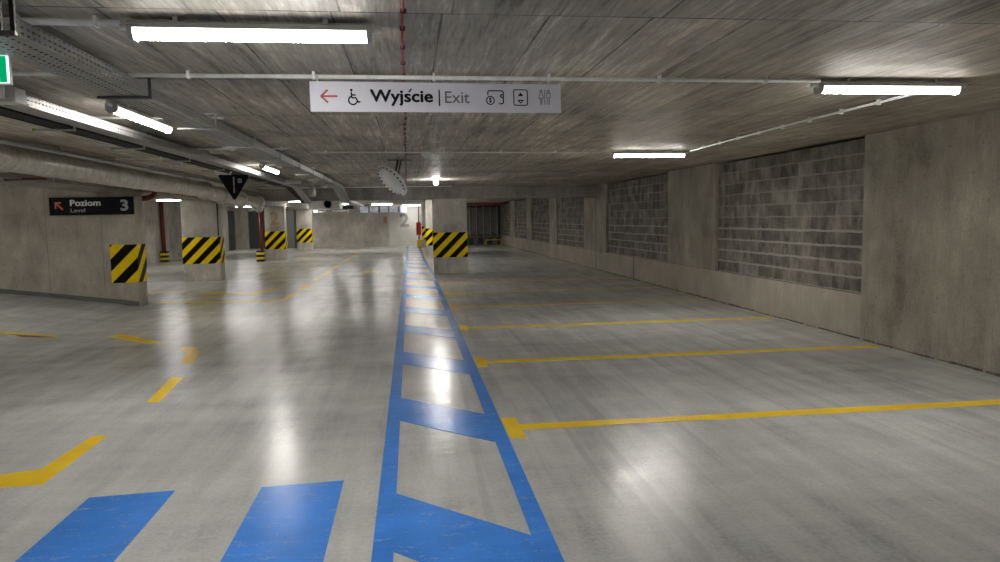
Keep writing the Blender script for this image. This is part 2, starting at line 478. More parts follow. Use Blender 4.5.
# right wall: lower band, piers, recessed openings filled with blockwork
ops = [(8.42, 12.82), (15.32, 20.37), (23.05, 27.5), (28.95, 33.3), (34.8, 38.8), (40.5, 44.6)]
WX = 5.63
b = MB()
b.box(WX, WX+.35, -10.2, 46, -.05, .57)
edges = [-10.2] + [v for o_ in ops for v in o_] + [46]
for k in range(0, len(edges), 2): b.box(WX, WX+.35, edges[k], edges[k+1], .57, CZ)
for y0, y1 in ops: b.box(WX+.30, WX+.35, y0, y1, .57, CZ)
wr = struct(b.build('wall_right', M['wall']))
for k, (y0, y1) in enumerate(ops):
    MB().box(WX+.055, WX+.28, y0, y1, .57, CZ-.035).build('block_infill', M['block'], wr)
for y in (17.78, 21.55):
    MB().box(WX-.006, WX+.01, y-.02, y+.02, .0, .57 if y < 20 else 2.2).build('joint_strip', M['dark_steel'], wr)

# crumbly mortar line along the foot of the right wall
b = MB(); rr = random.Random(3)
y = 4.0
while y < 45:
    dy = rr.uniform(.05, .3); w = rr.uniform(.006, .03); h = rr.uniform(.005, .022)
    b.obox((WX-w/2, y, h/2), (WX-w/2+rr.uniform(-.004, .004), y+dy, h/2), w, h); y += dy*rr.uniform(.9, 1.5)
struct(b.build('baseboard_right', plain('crumbled_mortar', (.13,.115,.09), .95, var=.5, scale=30)))

# left wall end facing the camera, at the foot of the ramp
b = MB(); b.box(-12.4, -5.3, 14.8, 15.25, -.05, CZ)
wl = struct(b.build('wall_left', M['wall_plain']))
b = MB()
b.box(-5.79, -5.288, 14.785, 15.262, .47, 1.215, .004)
o = b.build('hazard_band', stripe_mat('black_and_yellow_band_left', .16, .47), wl); o['label'] = 'black and yellow striped band'
b = MB()
pts = [-5.31, -5.6, -6, -7, -8, -9.5, -12.3]
for x0, x1 in zip(pts, pts[1:]):
    v = [(x0, fz(x0, 14.8)-.02), (x1, fz(x1, 14.8)-.02), (x1, fz(x1, 14.8)+.085), (x0, fz(x0, 14.8)+.085)]
    a = [b.bm.verts.new((p, 14.788, q)) for p, q in v]; c = [b.bm.verts.new((p, 14.801, q)) for p, q in v]
    b._f(a); b._f(c[::-1])
    for k in range(4): b._f((a[k], c[k], c[(k+1) % 4], a[(k+1) % 4]))
struct(b.build('baseboard_left', M['base_paint']))
struct(MB().box(-12.4, -12.05, -10.2, 14.8, -.05, CZ).build('wall_ramp_side', M['wall_plain']))
struct(MB().box(-12.4, 5.95, -10.5, -10.2, -.2, CZ+.2).build('wall_rear', M['wall_plain']))
# far left and back walls
b = MB()
b.box(-10.85, -10.5, 15.25, 46.6, -.05, CZ)
b.box(-10.5, -9.9, 46.0, 46.3, -.05, CZ); b.box(-8.9, 5.95, 46.0, 46.3, -.05, CZ)
struct(b.build('wall_far_left', M['wall_back']))
wb = struct(MB().box(-6.1, -1.3, 45.0, 45.98, -.02, CZ).build('wall_back', M['wall_back']))
o = struct(MB().box(-1.3, 1.9, 45.0, 45.98, -.02, CZ).build('wall_back_white', M['white_paint']))
lettering('2', M['num_grey'], o, -.64, -.06, 1.18, 2.02, 44.998, .03, 'painted_number', .004)
MB().box(-1.62, -1.40, 44.985, 45.001, 1.42, 1.84).build('wall_notice', plain('faded_red_notice', (.45,.24,.19), .7), wb)
struct(MB().box(-9.9, -8.9, 46.2, 46.3, 0, 2.3).build('door_1', M['dark_door']))
struct(MB().box(-10.5, -10.42, 43.6, 44.9, 0, 2.3).build('door_2', M['dark_door']))
struct(MB().box(-8.1, -7.0, 45.2, 45.98, 0, CZ).build('trim_4', M['base_paint']))

# beams
struct(MB().box(-5.3, WX, 21.33, 21.85, 2.2, CZ).build('trim_1', M['beam']))
struct(MB().box(-6.25, -5.3, -10.2, 45, 2.25, CZ).build('trim_2', M['beam']))

# ------------------------------------------------------------------ pillars
def pillar(x0, x1, y0, y1, label, phase, num=None, name='concrete_pillar'):
    r = empty(name, ((x0+x1)/2, (y0+y1)/2, 0), label, 'pillar')
    w = (x1-x0)/2; d = (y1-y0)/2
    top = 2.2 if (x0 > 0 and y0 < 22) else (2.25 if x0 < 0 else CZ)
    MB().box(-w, w, -d, d, 0, top, .012).build('shaft', M['pillar'], r)
    o = MB().box(-w-.008, w+.008, -d-.008, d+.008, .48, 1.22, .003).build('hazard_band', stripe_mat('black_and_yellow_band', phase+10), r)
    o['label'] = 'black and yellow diagonal striped band'
    if num: lettering('2', M['num_orange'], r, -.17, .19, 1.48, 2.05, -d-.001, .02, 'painted_number', .003)['label'] = 'faded orange number'
    return r
pillar(-6.28, -5.28, 20.9, 21.35, 'broad concrete pillar with striped band nearest the black level sign', .2)
pL = pillar(-6.0, -5.2, 31.0, 31.5, 'concrete pillar bearing a faded orange number 2 beside a red pipe', .05, True)
pillar(-6.08, -5.3, 40.0, 40.5, 'small far concrete pillar with striped band, rightmost of the left row', .1)
pillar(.67, 1.67, 21.34, 21.84, 'large concrete pillar with striped band right of the blue walkway', .02)
pillar(.67, 1.67, 31.45, 31.95, 'concrete pillar half hidden behind the large pillar by the walkway', .0)
pillar(.67, 1.67, 41.4, 41.9, 'farthest pillar of the row by the walkway, mostly hidden', .0)
# thin dark conduit down the edge of the near left pillar
tag(MB().tube([(-5.30, 20.88, 2.24), (-5.30, 20.88, 1.25)], .018, 8).build('downpipe', M['dark_steel']), 'thin dark pipe running down the near left pillar edge to its striped band', 'pipe')

# ------------------------------------------------------------------ floor markings
def mark(name, pts, mat, label, cat, group=None, z=0.0):
    b = MB(); a = []; 
    if z == 'ramp':
        t = [b.bm.verts.new((x, y, fz(x, y)+.004)) for x, y in pts]; u = [b.bm.verts.new((x, y, fz(x, y)-.002)) for x, y in pts]; n = len(pts)
        b._f(t); b._f(u[::-1])
        for k in range(n): b._f((t[k], u[k], u[(k+1) % n], t[(k+1) % n]))
    else: b.poly(pts, -.001, .003)
    return tag(b.build(name, mat), label, cat, group)
# blue walkway: two edge lines + slanting bars, one painted thing
XL0, XL1, XR0, XR1 = -.225, -.122, .567, .672
W = empty('painted_walkway', (0, 0, 0), 'long blue painted walkway of two edge lines and slanting bars along the driving lane', 'floor marking')
MB().poly([(XL0, -2), (XL1, -2), (XL1, 44.9), (XL0, 44.9)], -.001, .003).build('edge_line', M['blue'], W)
MB().poly([(XR0, -2), (XR1, -2), (XR1, 21.2), (XR1-.1, 30), (XR1-.1, 44.9), (XR0-.1, 44.9), (XR0-.1, 30), (XR0, 21.2)], -.001, .003).build('edge_line', M['blue'], W)
k = -2
while 3.40+2.3*k < 43:
    y = 3.40+2.3*k
    MB().poly([(XL1, y), (XR0, y-.68), (XR0, y+.07), (XL1, y+.75)], -.001, .003).build('crossbar', M['blue'], W); k += 1
# wide blue crossing stripes
for i, (x0, x1) in enumerate([(-1.92, -1.445), (-.935, -.45)]):
    mark('crossing_stripe', [(x0, 1.5), (x1, 1.5), (x1+.0, 4.42), (x0, 4.385)], M['blue'],
         ['wide blue crossing stripe at the lower left corner, farther from the walkway', 'wide blue crossing stripe nearest the blue walkway, lower foreground'][i], 'floor marking', 'blue crossing stripes')
# bay lines with T heads
names = ['nearest the camera, reaching the picture edge', 'second nearest, ending at the wall beneath the near block panel', 'third nearest on the right side', 'fourth nearest on the right side', 'fifth nearest, in front of the large pillar', 'sixth nearest, just in front of the large pillar']
for i in range(6):
    y = 5.36+2.565*i; m = M['yellow'] if i < 3 else M['yellow_worn']
    b = MB(); b.poly([(.682, y-.27), (.80, y-.27), (.80, y-.07), (5.55, y-.07), (5.55, y+.07), (.80, y+.07), (.80, y+.27), (.682, y+.27)], -.001, .003)
    tag(b.build('bay_line', m), 'yellow T-ended parking bay line, ' + names[i], 'floor marking', 'yellow bay lines on the right')
# yellow guide lines on the left
mark('guide_line', [(-2.44, 5.70), (-2.33, 5.70), (-2.31, 4.66), (-2.56, 4.66), (-3.4, 4.63), (-3.4, 4.86), (-2.66, 4.90), (-2.46, 4.98)], M['yellow'], 'nearest yellow bent guide line on the left, above the blue crossing stripes', 'floor marking', 'yellow guide lines on the left')
L = [([(-2.40, 6.72), (-2.29, 6.72), (-2.39, 7.75), (-2.52, 7.78)], M['yellow'], 'yellow slanting dash beyond the bent guide line'),
     ([(-2.52, 8.6), (-2.66, 8.55), (-2.80, 9.2), (-3.02, 9.7), (-2.86, 9.78), (-2.66, 9.3)], M['yellow_worn'], 'short worn yellow dash, broken in two, under the floor glare'),
     ([(-3.35, 10.12), (-3.53, 10.10), (-4.33, 10.85), (-4.25, 11.08)], M['yellow'], 'curving yellow dash between the worn dash and the wall with the level sign')]
for p, m, l in L: mark('guide_dash', p, m, l, 'floor marking', 'yellow guide dashes on the left')
mark('guide_dash', [(-5.08, 10.98), (-5.6, 10.98), (-6.35, 10.95), (-6.35, 11.1), (-5.6, 11.13), (-5.15, 11.16)], M['yellow_worn'], 'yellow line at the left picture edge, on the ramp foot', 'floor marking', 'yellow guide dashes on the left', 'ramp')
k = 0
for (y0, y1, lab) in [(15.1, 16.6, 'worn yellow edge dash on the lane nearest the arrow'), (17.4, 19.0, 'worn yellow lane dash just beyond the painted arrow'), (20.0, 21.0, 'worn yellow lane dash in front of the dark floor joint'), (22.2, 23.8, 'worn yellow lane dash just past the dark floor joint'), (25.2, 27.4, 'worn yellow lane dash between pillar rows'), (29.0, 32.0, 'worn yellow lane dash far away'), (33.5, 37, 'farthest worn yellow lane dash before the back wall')]:
    mark('lane_dash', [(-2.70, y0), (-2.56, y0), (-2.54, y1), (-2.68, y1)], M['yellow_worn'], lab, 'floor marking', 'worn yellow lane dashes')
# worn lines & arrow near the left pillars
b = MB(); b.poly([(-5.2, 15.35), (-3.3, 15.0), (-2.7, 14.98), (-2.7, 15.12), (-3.3, 15.16), (-5.2, 15.5)], -.001, .003)
tag(b.build('lane_line', M['yellow_worn']), 'worn yellow line crossing the lane from the wall corner', 'floor marking')
b = MB(); b.poly([(-4.85, 17.0), (-4.3, 16.75), (-4.3, 16.98), (-3.45, 16.6), (-3.15, 17.95), (-3.4, 18.0), (-3.62, 16.95), (-4.3, 17.25), (-4.3, 17.5)], -.001, .003)
tag(b.build('floor_arrow', M['yellow_worn']), 'worn yellow bent arrow on the floor right of the wall corner', 'floor marking')
b = MB(); b.poly([(-1.55, 22.9), (-1.3, 22.2), (-1.3, 22.7), (-.95, 22.7), (-.95, 23.1), (-1.3, 23.1), (-1.3, 23.7)], -.001, .003)
tag(b.build('floor_arrow', M['yellow_worn']), 'small worn yellow arrow just past the floor joint, left of the blue walkway', 'floor marking')
b = MB(); b.poly([(-6.9, 17.6), (-5.3, 17.6), (-5.3, 17.75), (-6.9, 17.75)], -.001, .003)
tag(b.build('bay_line', M['yellow_worn']), 'short worn yellow bay line behind the wall corner at left', 'floor marking')

# ------------------------------------------------------------------ luminaires
def make_lamp(name, L=1.1):
    """linear lamp along local X, centre at origin, mounting face at z=0"""
    r = bpy.data.objects.new(name, None); C.objects.link(r); r.empty_display_size = .1
    h = L/2
    prof = [(-.038, 0), (-.05, -.012), (-.052, -.042), (.052, -.042), (.05, -.012), (.038, 0)]
    MB().prism(prof, (-h, 0, 0), (h, 0, 0)).build('housing', M['housing'], r)
    n = 8; dif = [(.049*math.cos(PI+PI*k/n), -.0425+.056*math.sin(PI+PI*k/n)) for k in range(n+1)]
    b = MB(); b.prism(dif, (-h+.02, 0, 0), (h-.02, 0, 0))
    for f in b.bm.faces: f.smooth = False
    b.build('diffuser', M['lamp'], r)
    for s in (-1, 1):
        e = MB(); e.prism([(x*1.06, z*1.03) for x, z in prof[:1]+[(-.05, -.03), (-.047, -.072), (-.025, -.1), (.025, -.1), (.047, -.072), (.05, -.03)]+prof[-1:]], (s*(h-.018), 0, 0), (s*(h+.004), 0, 0)).build('end_cap', M['housing'], r)
        MB().box(s*h*.62-.012, s*h*.62+.012, -.045, .045, -.03, .0255, .003).build('clip', M['housing'], r)
        MB().tube([(s*h, 0, -.03), (s*(h+.05), 0, -.026)], .017, 10).build('gland', M['conduit'], r)
    return r
proto = make_lamp('strip_lamp')
def lamp(x, y, z, rz, label, first=[True], group='lit strip lamps under the ceiling', stems=0):
    z = min(z, CZ-.021)
    o = proto if first[0] else copy_tree(proto); first[0] = False
    o.location = (x, y, z); o.rotation_euler = (0, 0, rz); o.scale = (1, 1, .82); tag(o, label, 'lamp', group)
    if stems:
        for s in (-.35, .35): MB().tube([(s, 0, -.001), (s, 0, CZ-z+.002)], .006, 6).build('suspension_rod', M['dark_steel'], o)
    return o
lamp(-.715, 3.63, CZ, 0, 'large lit strip lamp nearest the camera, left of the hanging exit sign')
lamp(3.485, 4.95, CZ, 0, 'lit strip lamp at the upper right, at the end of the white conduit')
lamp(3.49, 10.3, CZ, 0, 'lit strip lamp in the middle right before the block wall')
lamp(-2.25, 6.6, CZ, PI/2, 'lit strip lamp between the two cable trays, nearest of the left row').scale = (1.2, .85, .8)
lamp(-2.33, 12.7, CZ, PI/2, 'lit strip lamp between the cable trays, second of the left row').scale = (1.2, .85, .8)
lamp(-8.2, 26.5, 2.49, 0, 'small lit lamp beyond the left wall, above the red pipe', stems=1)
lamp(.5, 30.4, CZ-.0, 0, 'small lit far lamp, upper of those left of the large pillar')
lamp(.1, 44.0, CZ-.0, 0, 'small lit far lamp above the white back wall')
lamp(-6.9, 43, CZ-.0, 0, 'far lit lamp beyond the second left pillar')
lamp(-4.9, 24.3, CZ-.0, 0, 'lit lamp hidden just behind the cross beam on the left')
lamp(.55, 23.2, CZ-.0, 0, 'lit lamp hidden beyond the cross beam over the blue walkway')
lamp(-4.6, 39.5, CZ-.0, 0, 'added far fill lamp before the concrete back wall, on the left')  # added to brighten the dark far end
lamp(-1.5, 40, CZ-.0, 0, 'added far fill lamp before the white back wall, left of the lane')  # extra lamp, lifts the back wall
lamp(-8.9, 41, CZ-.0, 0, 'added far fill lamp in the far left corner behind the pillars')  # added light for the far left corner
lamp(-4.6, 32, CZ-.0, 0, 'added far fill lamp over the lane behind the pale jet fan')  # added fill beyond the cross beam, tucked behind the fan
lamp(-3.2, 38, CZ-.0, 0, 'added fill lamp before the back wall on the left of the lane')  # extra fill for the far lane and back wall
lamp(1.5, 27, CZ-.0, 0, 'added fill lamp hidden behind the large pillar')  # added light, kept out of view by the pillar
lamp(2.3, 38, CZ-.0, 0, 'added fill lamp hidden beyond the large pillar, before the far steel gate')  # unseen extra lamp brightening the far bays
lamp(-7.3, 30, CZ-.0, 0, 'added far left fill lamp behind the pillars')  # added fill for the left hall, screened by the silver pipe
# out-of-view lamps of the same fitting, added to even out the brightness
for x, y, rz, l in [(3.4, -1.2, 0, 'added fill lamp behind the viewpoint on the right'), (-.7, -2.2, 0, 'added fill lamp behind the viewpoint over the walkway'),
                    (-2.9, .4, PI/2, 'added fill lamp left of the viewpoint'), (-8.6, 8.0, PI/2, 'added fill lamp over the ramp left of the picture'), (-7.6, 2.5, PI/2, 'added fill lamp over the near part of the ramp'),
                    (3.4, -6.5, 0, 'added rear fill lamp on the right'), (-3.5, -6.5, 0, 'added rear fill lamp on the left'), (-8.0, 20.0, 0, 'added fill lamp behind the wall with the level sign'), (-7.6, 11.4, 0, 'added fill lamp close to the level sign, out of frame left'), (-7.7, 18.2, 0, 'added fill lamp just behind the level sign wall')]:
    lamp(x, y, CZ-.0, rz, l)
# unlit one
o = empty('emergency_lamp', (-2.35, 15.3, 2.47), 'small unlit pale emergency lamp between the trays, beyond the lit lamps', 'lamp')
MB().box(-.16, .16, -.06, .06, -.04, .0, .01).build('housing', M['housing'], o)
MB().box(-.15, .15, -.05, .05, -.09, -.04, .015).build('diffuser', M['diffuser_off'], o)
MB().tube([(0, 0, 0), (0, 0, .092)], .01, 6).build('suspension_rod', M['galv'], o)

# globe lamp
o = empty('globe_lamp', (.642, 17.46, CZ), 'small bright round lamp glowing under the ceiling in front of the large pillar', 'lamp')
MB().lathe([(0, 0), (.06, 0), (.06, -.03), (.05, -.04), (0, -.04)], seg=20).build('base', M['conduit'], o)
MB().lathe([(0, -.035), (.03, -.04), (.05, -.06), (.055, -.08), (.045, -.11), (.025, -.128), (0, -.133)], seg=20).build('globe', M['globe'], o)

# ------------------------------------------------------------------ conduits with clips
def conduit(name, pts, label, r=.0125, clip=.57, mat='conduit', cat='conduit', group='white conduits under the ceiling', start=.2):
    o = MB().tube(pts, r, 10).build(name, M[mat]); tag(o, label, cat, group)
    a, c = Vector(pts[0]), Vector(pts[-1]); L = (c-a).length; d = (c-a).normalized(); t = start; n = 0
    while t < L-.05 and n < 90:
        p = a+d*t; n += 1
        sd = d.cross(Vector((0, 0, 1))).normalized()*(r+.006)
        MB().obox(p-d*.009+Vector((0, 0, (CZ-p.z)/2-.008)), p+d*.009+Vector((0, 0, (CZ-p.z)/2-.008)), 2*(r+.006), CZ-p.z+r+.008).build('clip', M[mat], o)
        t += clip
    return o
zc = CZ-.03
conduit('conduit', [(-1.72, 4.835, zc), (2.90, 4.87, zc)], 'long white conduit crossing the ceiling above the hanging exit sign', .014, .77, start=.36)
conduit('conduit', [(-2.9, 4.80, zc), (-1.75, 4.83, zc)], 'white conduit left of the near cable tray, behind the green sign', .0125, .6)
conduit('conduit', [(-1.95, 3.60, zc), (-1.31, 3.615, zc)], 'short thick white conduit feeding the nearest strip lamp', .016, .34)
conduit('conduit', [(4.04, 4.96, zc), (4.13, 5.0, zc), (4.13, 5.02, zc)], 'short white conduit stub at the right end of the upper right lamp', .014, .5)
conduit('conduit', [(3.98, 5.05, zc), (3.97, 7.5, zc), (4.06, 10.15, zc)], 'diagonal white conduit between the two right strip lamps', .0115, .55)
conduit('conduit', [(-1.3, 10.05, zc), (2.90, 10.3, zc)], 'white conduit crossing the ceiling to the middle right lamp', .01, .8)
conduit('conduit', [(-3.2, 6.75, zc), (-1.62, 6.75, zc)], 'white conduit under the left row lamp', .011, .7)
conduit('conduit', [(-3.6, 9.55, zc), (-1.5, 9.55, zc)], 'white conduit leading to the junction box at left', .011, .6)
conduit('conduit', [(-4.3, 10.9, zc), (-3.1, 10.9, zc)], 'thin white conduit above the silver pipe', .01, .6)
conduit('conduit', [(-3.8, 12.2, zc), (-1.8, 12.2, zc)], 'white conduit crossing beyond the junction box', .01, .8)
conduit('conduit', [(-4.4, 20.5, zc), (1.2, 20.5, zc)], 'white conduit running right along the front of the cross beam', .012, .9)
o = empty('junction_box', (-2.42, 9.6, CZ), 'white junction box on the conduit left of the near tray', 'junction box')
MB().box(-.07, .07, -.05, .05, -.075, -.0, .008).build('box', M['pvc'], o); MB().box(-.06, .06, -.04, .04, -.083, -.075, .002).build('lid', M['pvc'], o)
# red detector cable
pts = [(-.005-.0045*max(0, y-3), y, CZ-.008) for y in [-4, 1, 3.3]+[3.6+.4*k for k in range(40)]]
pts = [(x+random.uniform(-.006, .006), y, z+random.uniform(-.002, .001)) for x, y, z in pts]
o = MB().tube(pts, .0065, 6).build('cable', M['red_cable']); tag(o, 'thin red cable running along the ceiling down the middle of the picture', 'cable')
for x, y, z in pts[2::1]:
    MB().box(x-.012, x+.014, y+.1, y+.112, z-.012, CZ).build('clip', M['dark_steel'], o)
tag(MB().tube([(-.05, 10.75, CZ-.008), (.22, 10.7, CZ-.008)], .006, 6).build('cable', M['red_cable']), 'short red cable branch to the round ceiling detector', 'cable')
# detectors
def detector(x, y, r, label, name='smoke_detector'):
    o = empty(name, (x, y, CZ), label, 'detector')
    MB().lathe([(0, 0), (r, 0), (r, -.022), (r*.9, -.03), (0, -.03)], seg=24).build('base', M['conduit'], o)
    MB().lathe([(0, -.028), (r*.72, -.03), (r*.66, -.05), (r*.3, -.062), (0, -.064)], seg=24).build('sensor', M['conduit'], o)
detector(.26, 10.65, .075, 'white round smoke detector on the ceiling right of the red cable')
detector(-2.3, 20.2, .09, 'small white detector at the end of the near cable tray, before the beam')
detector(-2.0, 12.6, .06, 'small white detector between the trays beyond the lit lamps')
# conical fitting by the descending tray
o = empty('acoustic_beacon', (-2.30, 17.8, CZ), 'pale bottle-shaped ceiling fitting beside the descending small tray', 'detector')
MB().lathe([(0, 0), (.07, 0), (.07, -.02), (.03, -.03), (.03, -.12), (.07, -.18), (.085, -.30), (.07, -.36), (0, -.37)], seg=20).build('body', M['galv'], o)

# ------------------------------------------------------------------ cable trays
def tray(x0, x1, y0, y1, z, h, name, label, cat, mats=('perf_b', 'perf_s')):
    r = empty(name, ((x0+x1)/2, y0, z), label, cat); w = (x1-x0)/2; L = y1-y0
    MB().box(-w, w, 0, L, 0, .0015).build('tray_base', M[mats[0]], r)
    for s in (-1, 1):
        MB().box(s*w-.001, s*w+.001, 0, L, 0, h).build('side_rail', M[mats[1]], r)
        MB().box(s*w-.004, s*w+.004, 0, L, h, h+.003).build('lip', M['galv'], r)
    return r
T1Z, T2Z = 2.44, 2.42
t1 = tray(-1.94, -1.69, 3.45, 19.0, T1Z, .072, 'cable_tray', 'long perforated steel cable tray running from the upper left toward the beam', 'cable tray')
def drop(parent, pts, w, h, mat='galv'):
    b = MB()
    for p, q in zip(pts, pts[1:]):
        p = Vector(p); q = Vector(q); e = (q-p).normalized()*.003
        b.obox(p-e, q+e, w, .004)
        for s_ in (-1, 1): b.obox(p-e+Vector((s_*w/2, 0, h/2)), q+e+Vector((s_*w/2, 0, h/2)), .003, h)
    return b.build('descending_section', M[mat], parent)
drop(t1, [(0, 15.55, 0), (0, 17.65, -.3), (0, 24, -.31)], .25, .06)
for i in range(2): MB().tube([(-.06+.09*i, .02, .012), (-.07+.09*i, 9, .012), (-.05+.09*i, 15.5, .012)], .010, 6).build('cable', M['black_tray'], t1)
t2 = tray(-2.75, -2.58, 5.37, 17.6, T2Z, .07, 'cable_tray', 'narrower cable tray left of the lit lamps, brightly lit on its side', 'cable tray')
drop(t2, [(0, 12.23, 0), (.02, 14.2, -.34)], .15, .05)
t3 = empty('cable_ladder', (-2.86, -2, T2Z-.012), 'black cable ladder running beside the narrow tray', 'cable tray')
b = MB(); b.box(-.09, -.08, 0, 19.6, 0, .06).box(.08, .09, 0, 19.6, 0, .06)
b.build('rails', M['black_tray'], t3); MB().box(-.08, .08, 0, 19.6, .004, .045, 0).build('cable_bundle', M['black_tray'], t3)
MB().obox((0.03, 19.58, 0.02), (.10, 21.6, -.3), .12, .03).build('descending_section', M['black_tray'], t3)
def bracket(x0, x1, y, z, label, group, mat='dark_steel', ztop=CZ):
    """hanger: foot at the top, rod on the right (x1), arm under the tray"""
    r = empty('tray_hanger', (x1, y, ztop), label, 'hanger', group); q = z-ztop
    MB().box(-.010, .004, -.010, .010, q-.018, -.006).build('rod', M[mat], r)
    MB().box(x0-x1, -.011, -.014, .014, q-.018, q-.002, .002).build('arm', M[mat], r)
    MB().box(-.10, .02, -.016, .016, -.006, 0).build('foot', M[mat], r)
    return r
ys1 = [(5.07, 'beside the left end of the long conduit'), (6.70, 'second beyond the lit lamp end'), (8.32, 'third from the camera'), (9.9, 'fourth from the camera'), (11.6, 'fifth from the camera'), (13.2, 'sixth from the camera'), (14.8, 'seventh from the camera'), (16.5, 'eighth from the camera'), (18.2, 'last before the tray drops')]
for y, l in ys1: bracket(-2.0, -1.672, y, T1Z, 'steel hanger under the near cable tray, ' + l, 'hangers of the near cable tray', 'dark_steel' if y < 6 else 'galv')
ys2 = [(6.5, 'second along, under the lit tray side'), (8.1, 'third along'), (9.7, 'fourth along'), (11.4, 'fifth along, above the triangular sign'), (13.1, 'sixth along'), (14.8, 'seventh along'), (16.5, 'last')]
for y, l in ys2:
    r = bracket(-3.08, -2.762, y, T2Z-.014, 'steel hanger under the black cable ladder, ' + l, 'hangers of the black ladder', 'galv', T2Z+.02 if False else CZ)
    MB().box(-.326, -.312, -.014, .014, T2Z-.014-CZ-.02, T2Z-.014-CZ).build('end_cap', M['green_tip'], r)
# dark frame hanger close to the camera in the upper left corner
o = empty('frame_hanger', (-1.40, 2.86, CZ), 'dark steel frame hanger in the upper left corner holding the near tray', 'hanger')
MB().box(-.008, .008, -.008, .008, 2.30-CZ, 0, .002).box(-.05, -.038, -.008, .008, 2.30-CZ, 0, .002).build('rod', M['black_tray'], o)
MB().box(-.4, .008, -.010, .010, 2.285-CZ, 2.303-CZ, .002).build('arm', M['dark_steel'], o)
o = empty('tray_coupler', (-2.665, 5.22, T2Z), 'pale grey junction pieces on the end of the narrow tray beneath the green sign', 'tray fitting')
MB().box(-.09, .09, -.30, -.12, 0, .10, .004).build('box', M['pvc'], o); MB().box(-.09, .10, -.02, .12, .0, .10, .004).build('cover', M['pvc'], o)

# ------------------------------------------------------------------ silver pipe on the left
b = MB()
path = [(-4.5, -3, 2.40), (-4.5, 8, 2.385), (-4.5, 12, 2.35), (-4.5, 16.2, 2.335), (-4.5, 16.7, 2.325), (-4.49, 17.1, 2.30), (-4.45, 17.4, 2.27), (-4.40, 17.7, 2.245), (-4.33, 18.1, 2.215), (-4.1, 19.3, 2.15), (-4.03, 19.7, 2.13), (-4.02, 20.0, 2.11), (-4.1, 20.4, 2.07), (-4.3, 21.3, 2.05), (-5.0, 25, 2.05)]
b.tube(path, [.155]*4+[.158]*4+[.135]*3+[.14]*2+[.13]*2, 20)
pipe = tag(b.build('drain_pipe', M['foil']), 'thick silver lagged pipe along the left ceiling, bending by the triangular sign', 'pipe')
for k in range(20):
    y = -2+.98*k; z = 2.40-.085*max(0, (y-4))/13
    if y < 16.3: MB().lathe([(.154, -.02), (.161, -.014), (.161, .014), (.154, .02)], (-4.5, y, z-.003*0), (0, 1, 0), 20).build('joint_ring', M['foil'], pipe)
for p, q in (((-4.39, 17.75, 2.24), (.35, .9, -.3)), ((-4.5, 16.75, 2.325), (0, .95, -.05)), ((-4.0, 19.85, 2.115), (.2, .95, -.3)), ((-4.2, 18.8, 2.18), (.2, 1, -.05))):
    MB().lathe([(.13, -.04), (.196, -.035), (.205, 0), (.196, .035), (.13, .04)], p, q, 20).build('flange', M['foil'], pipe)
conduit('water_pipe', [(-4.2, -2, CZ-.07), (-4.2, 21.2, CZ-.07)], 'thin grey pipe on the ceiling above the silver pipe', .028, 1.6, 'galv', 'pipe', None)
# trapeze hanging below the girder
o = empty('pipe_hanger', (-5.3, 11.0, 2.25), 'pale trapeze hanger below the silver pipe, above the level sign', 'hanger')
MB().box(.29, .31, -.015, .015, -.025, .15).box(-.33, .31, -.015, .015, -.04, -.02).build('frame', M['galv'], o)
MB().box(-.36, -.34, -.015, .015, -.03, .0).build('end_clip', M['galv'], o)
tag(MB().tube([(-5.3+.2, 11.4, 2.36), (-5.1, 11.0, 2.27), (-5.45, 10.6, 2.235)], .018, 8).build('pipe_stub', M['red_pipe']), 'dark pipe end lying on the trapeze hanger', 'pipe')
# red pipes
o = tag(MB().tube([(-5.85, 15.45, 2.12), (-5.45, 15.45, 2.12), (-5.27, 15.46, 2.13), (-5.17, 15.47, 2.17), (-5.12, 15.48, 2.25), (-5.12, 15.48, 2.38), (-5.02, 15.5, 2.43), (-4.8, 15.52, 2.44)], .055, 14).build('fire_pipe', M['red_pipe']), 'dark red pipe elbow at the top of the wall end by the level sign', 'pipe')
MB().lathe([(.052, -.03), (.066, -.03), (.066, .03), (.052, .03)], (-5.45, 15.45, 2.12), (1, 0, 0), 14).build('coupling', M['red_pipe'], o)
def guard(x, y, label):
    g = empty('pipe_guard', (x, y, 0), label, 'guard')
    MB().box(-.15, .15, -.13, .13, .02, .46, .02).build('shell', gmat, g)
    MB().box(-.17, .17, -.15, .15, 0, .02).build('base_plate', M['dark_steel'], g)
gg = NT('banded_guard'); oo = gg.xyz(); gg.col(gg.mix(gg.math('LESS_THAN', gg.math('FRACT', gg.math('DIVIDE', oo[2], .19)), .5), (.8, .6, .02), (.008, .008, .008))); gg.rough(.4); gmat = gg.m
tag(MB().tube([(-10.36, 32, .3), (-10.38, 32, 2.52)], .09, 12).build('fire_pipe', M['red_pipe']), 'vertical dark red pipe on the far left wall behind the level sign wall', 'pipe')
guard(-10.3, 31.85, 'black and yellow pipe guard at the foot of the far left red pipe')
tag(MB().tube([(-6.09, 30.7, .3), (-6.12, 30.7, 2.24)], .06, 12).build('fire_pipe', plain('red_pipe_paint', (.2,.03,.015), .4)), 'vertical red pipe left of the pillar with the faded number', 'pipe')
guard(-6.12, 30.55, 'black and yellow pipe guard at the foot of the red pipe by the numbered pillar')
tag(MB().tube([(-8.3, 42, 2.32), (-3.9, 42, 2.34)], .06, 10).build('fire_pipe', M['red_pipe']), 'horizontal dark red pipe behind the far left pillars', 'pipe')
tag(MB().tube([(1.8, 40.4, 2.40), (5.0, 40.4, 2.42), (5.4, 40.4, 2.46), (5.5, 40.4, 2.555)], .075, 10).build('fire_pipe', M['red_pipe']), 'horizontal dark red pipe under the ceiling before the far steel gate', 'pipe')

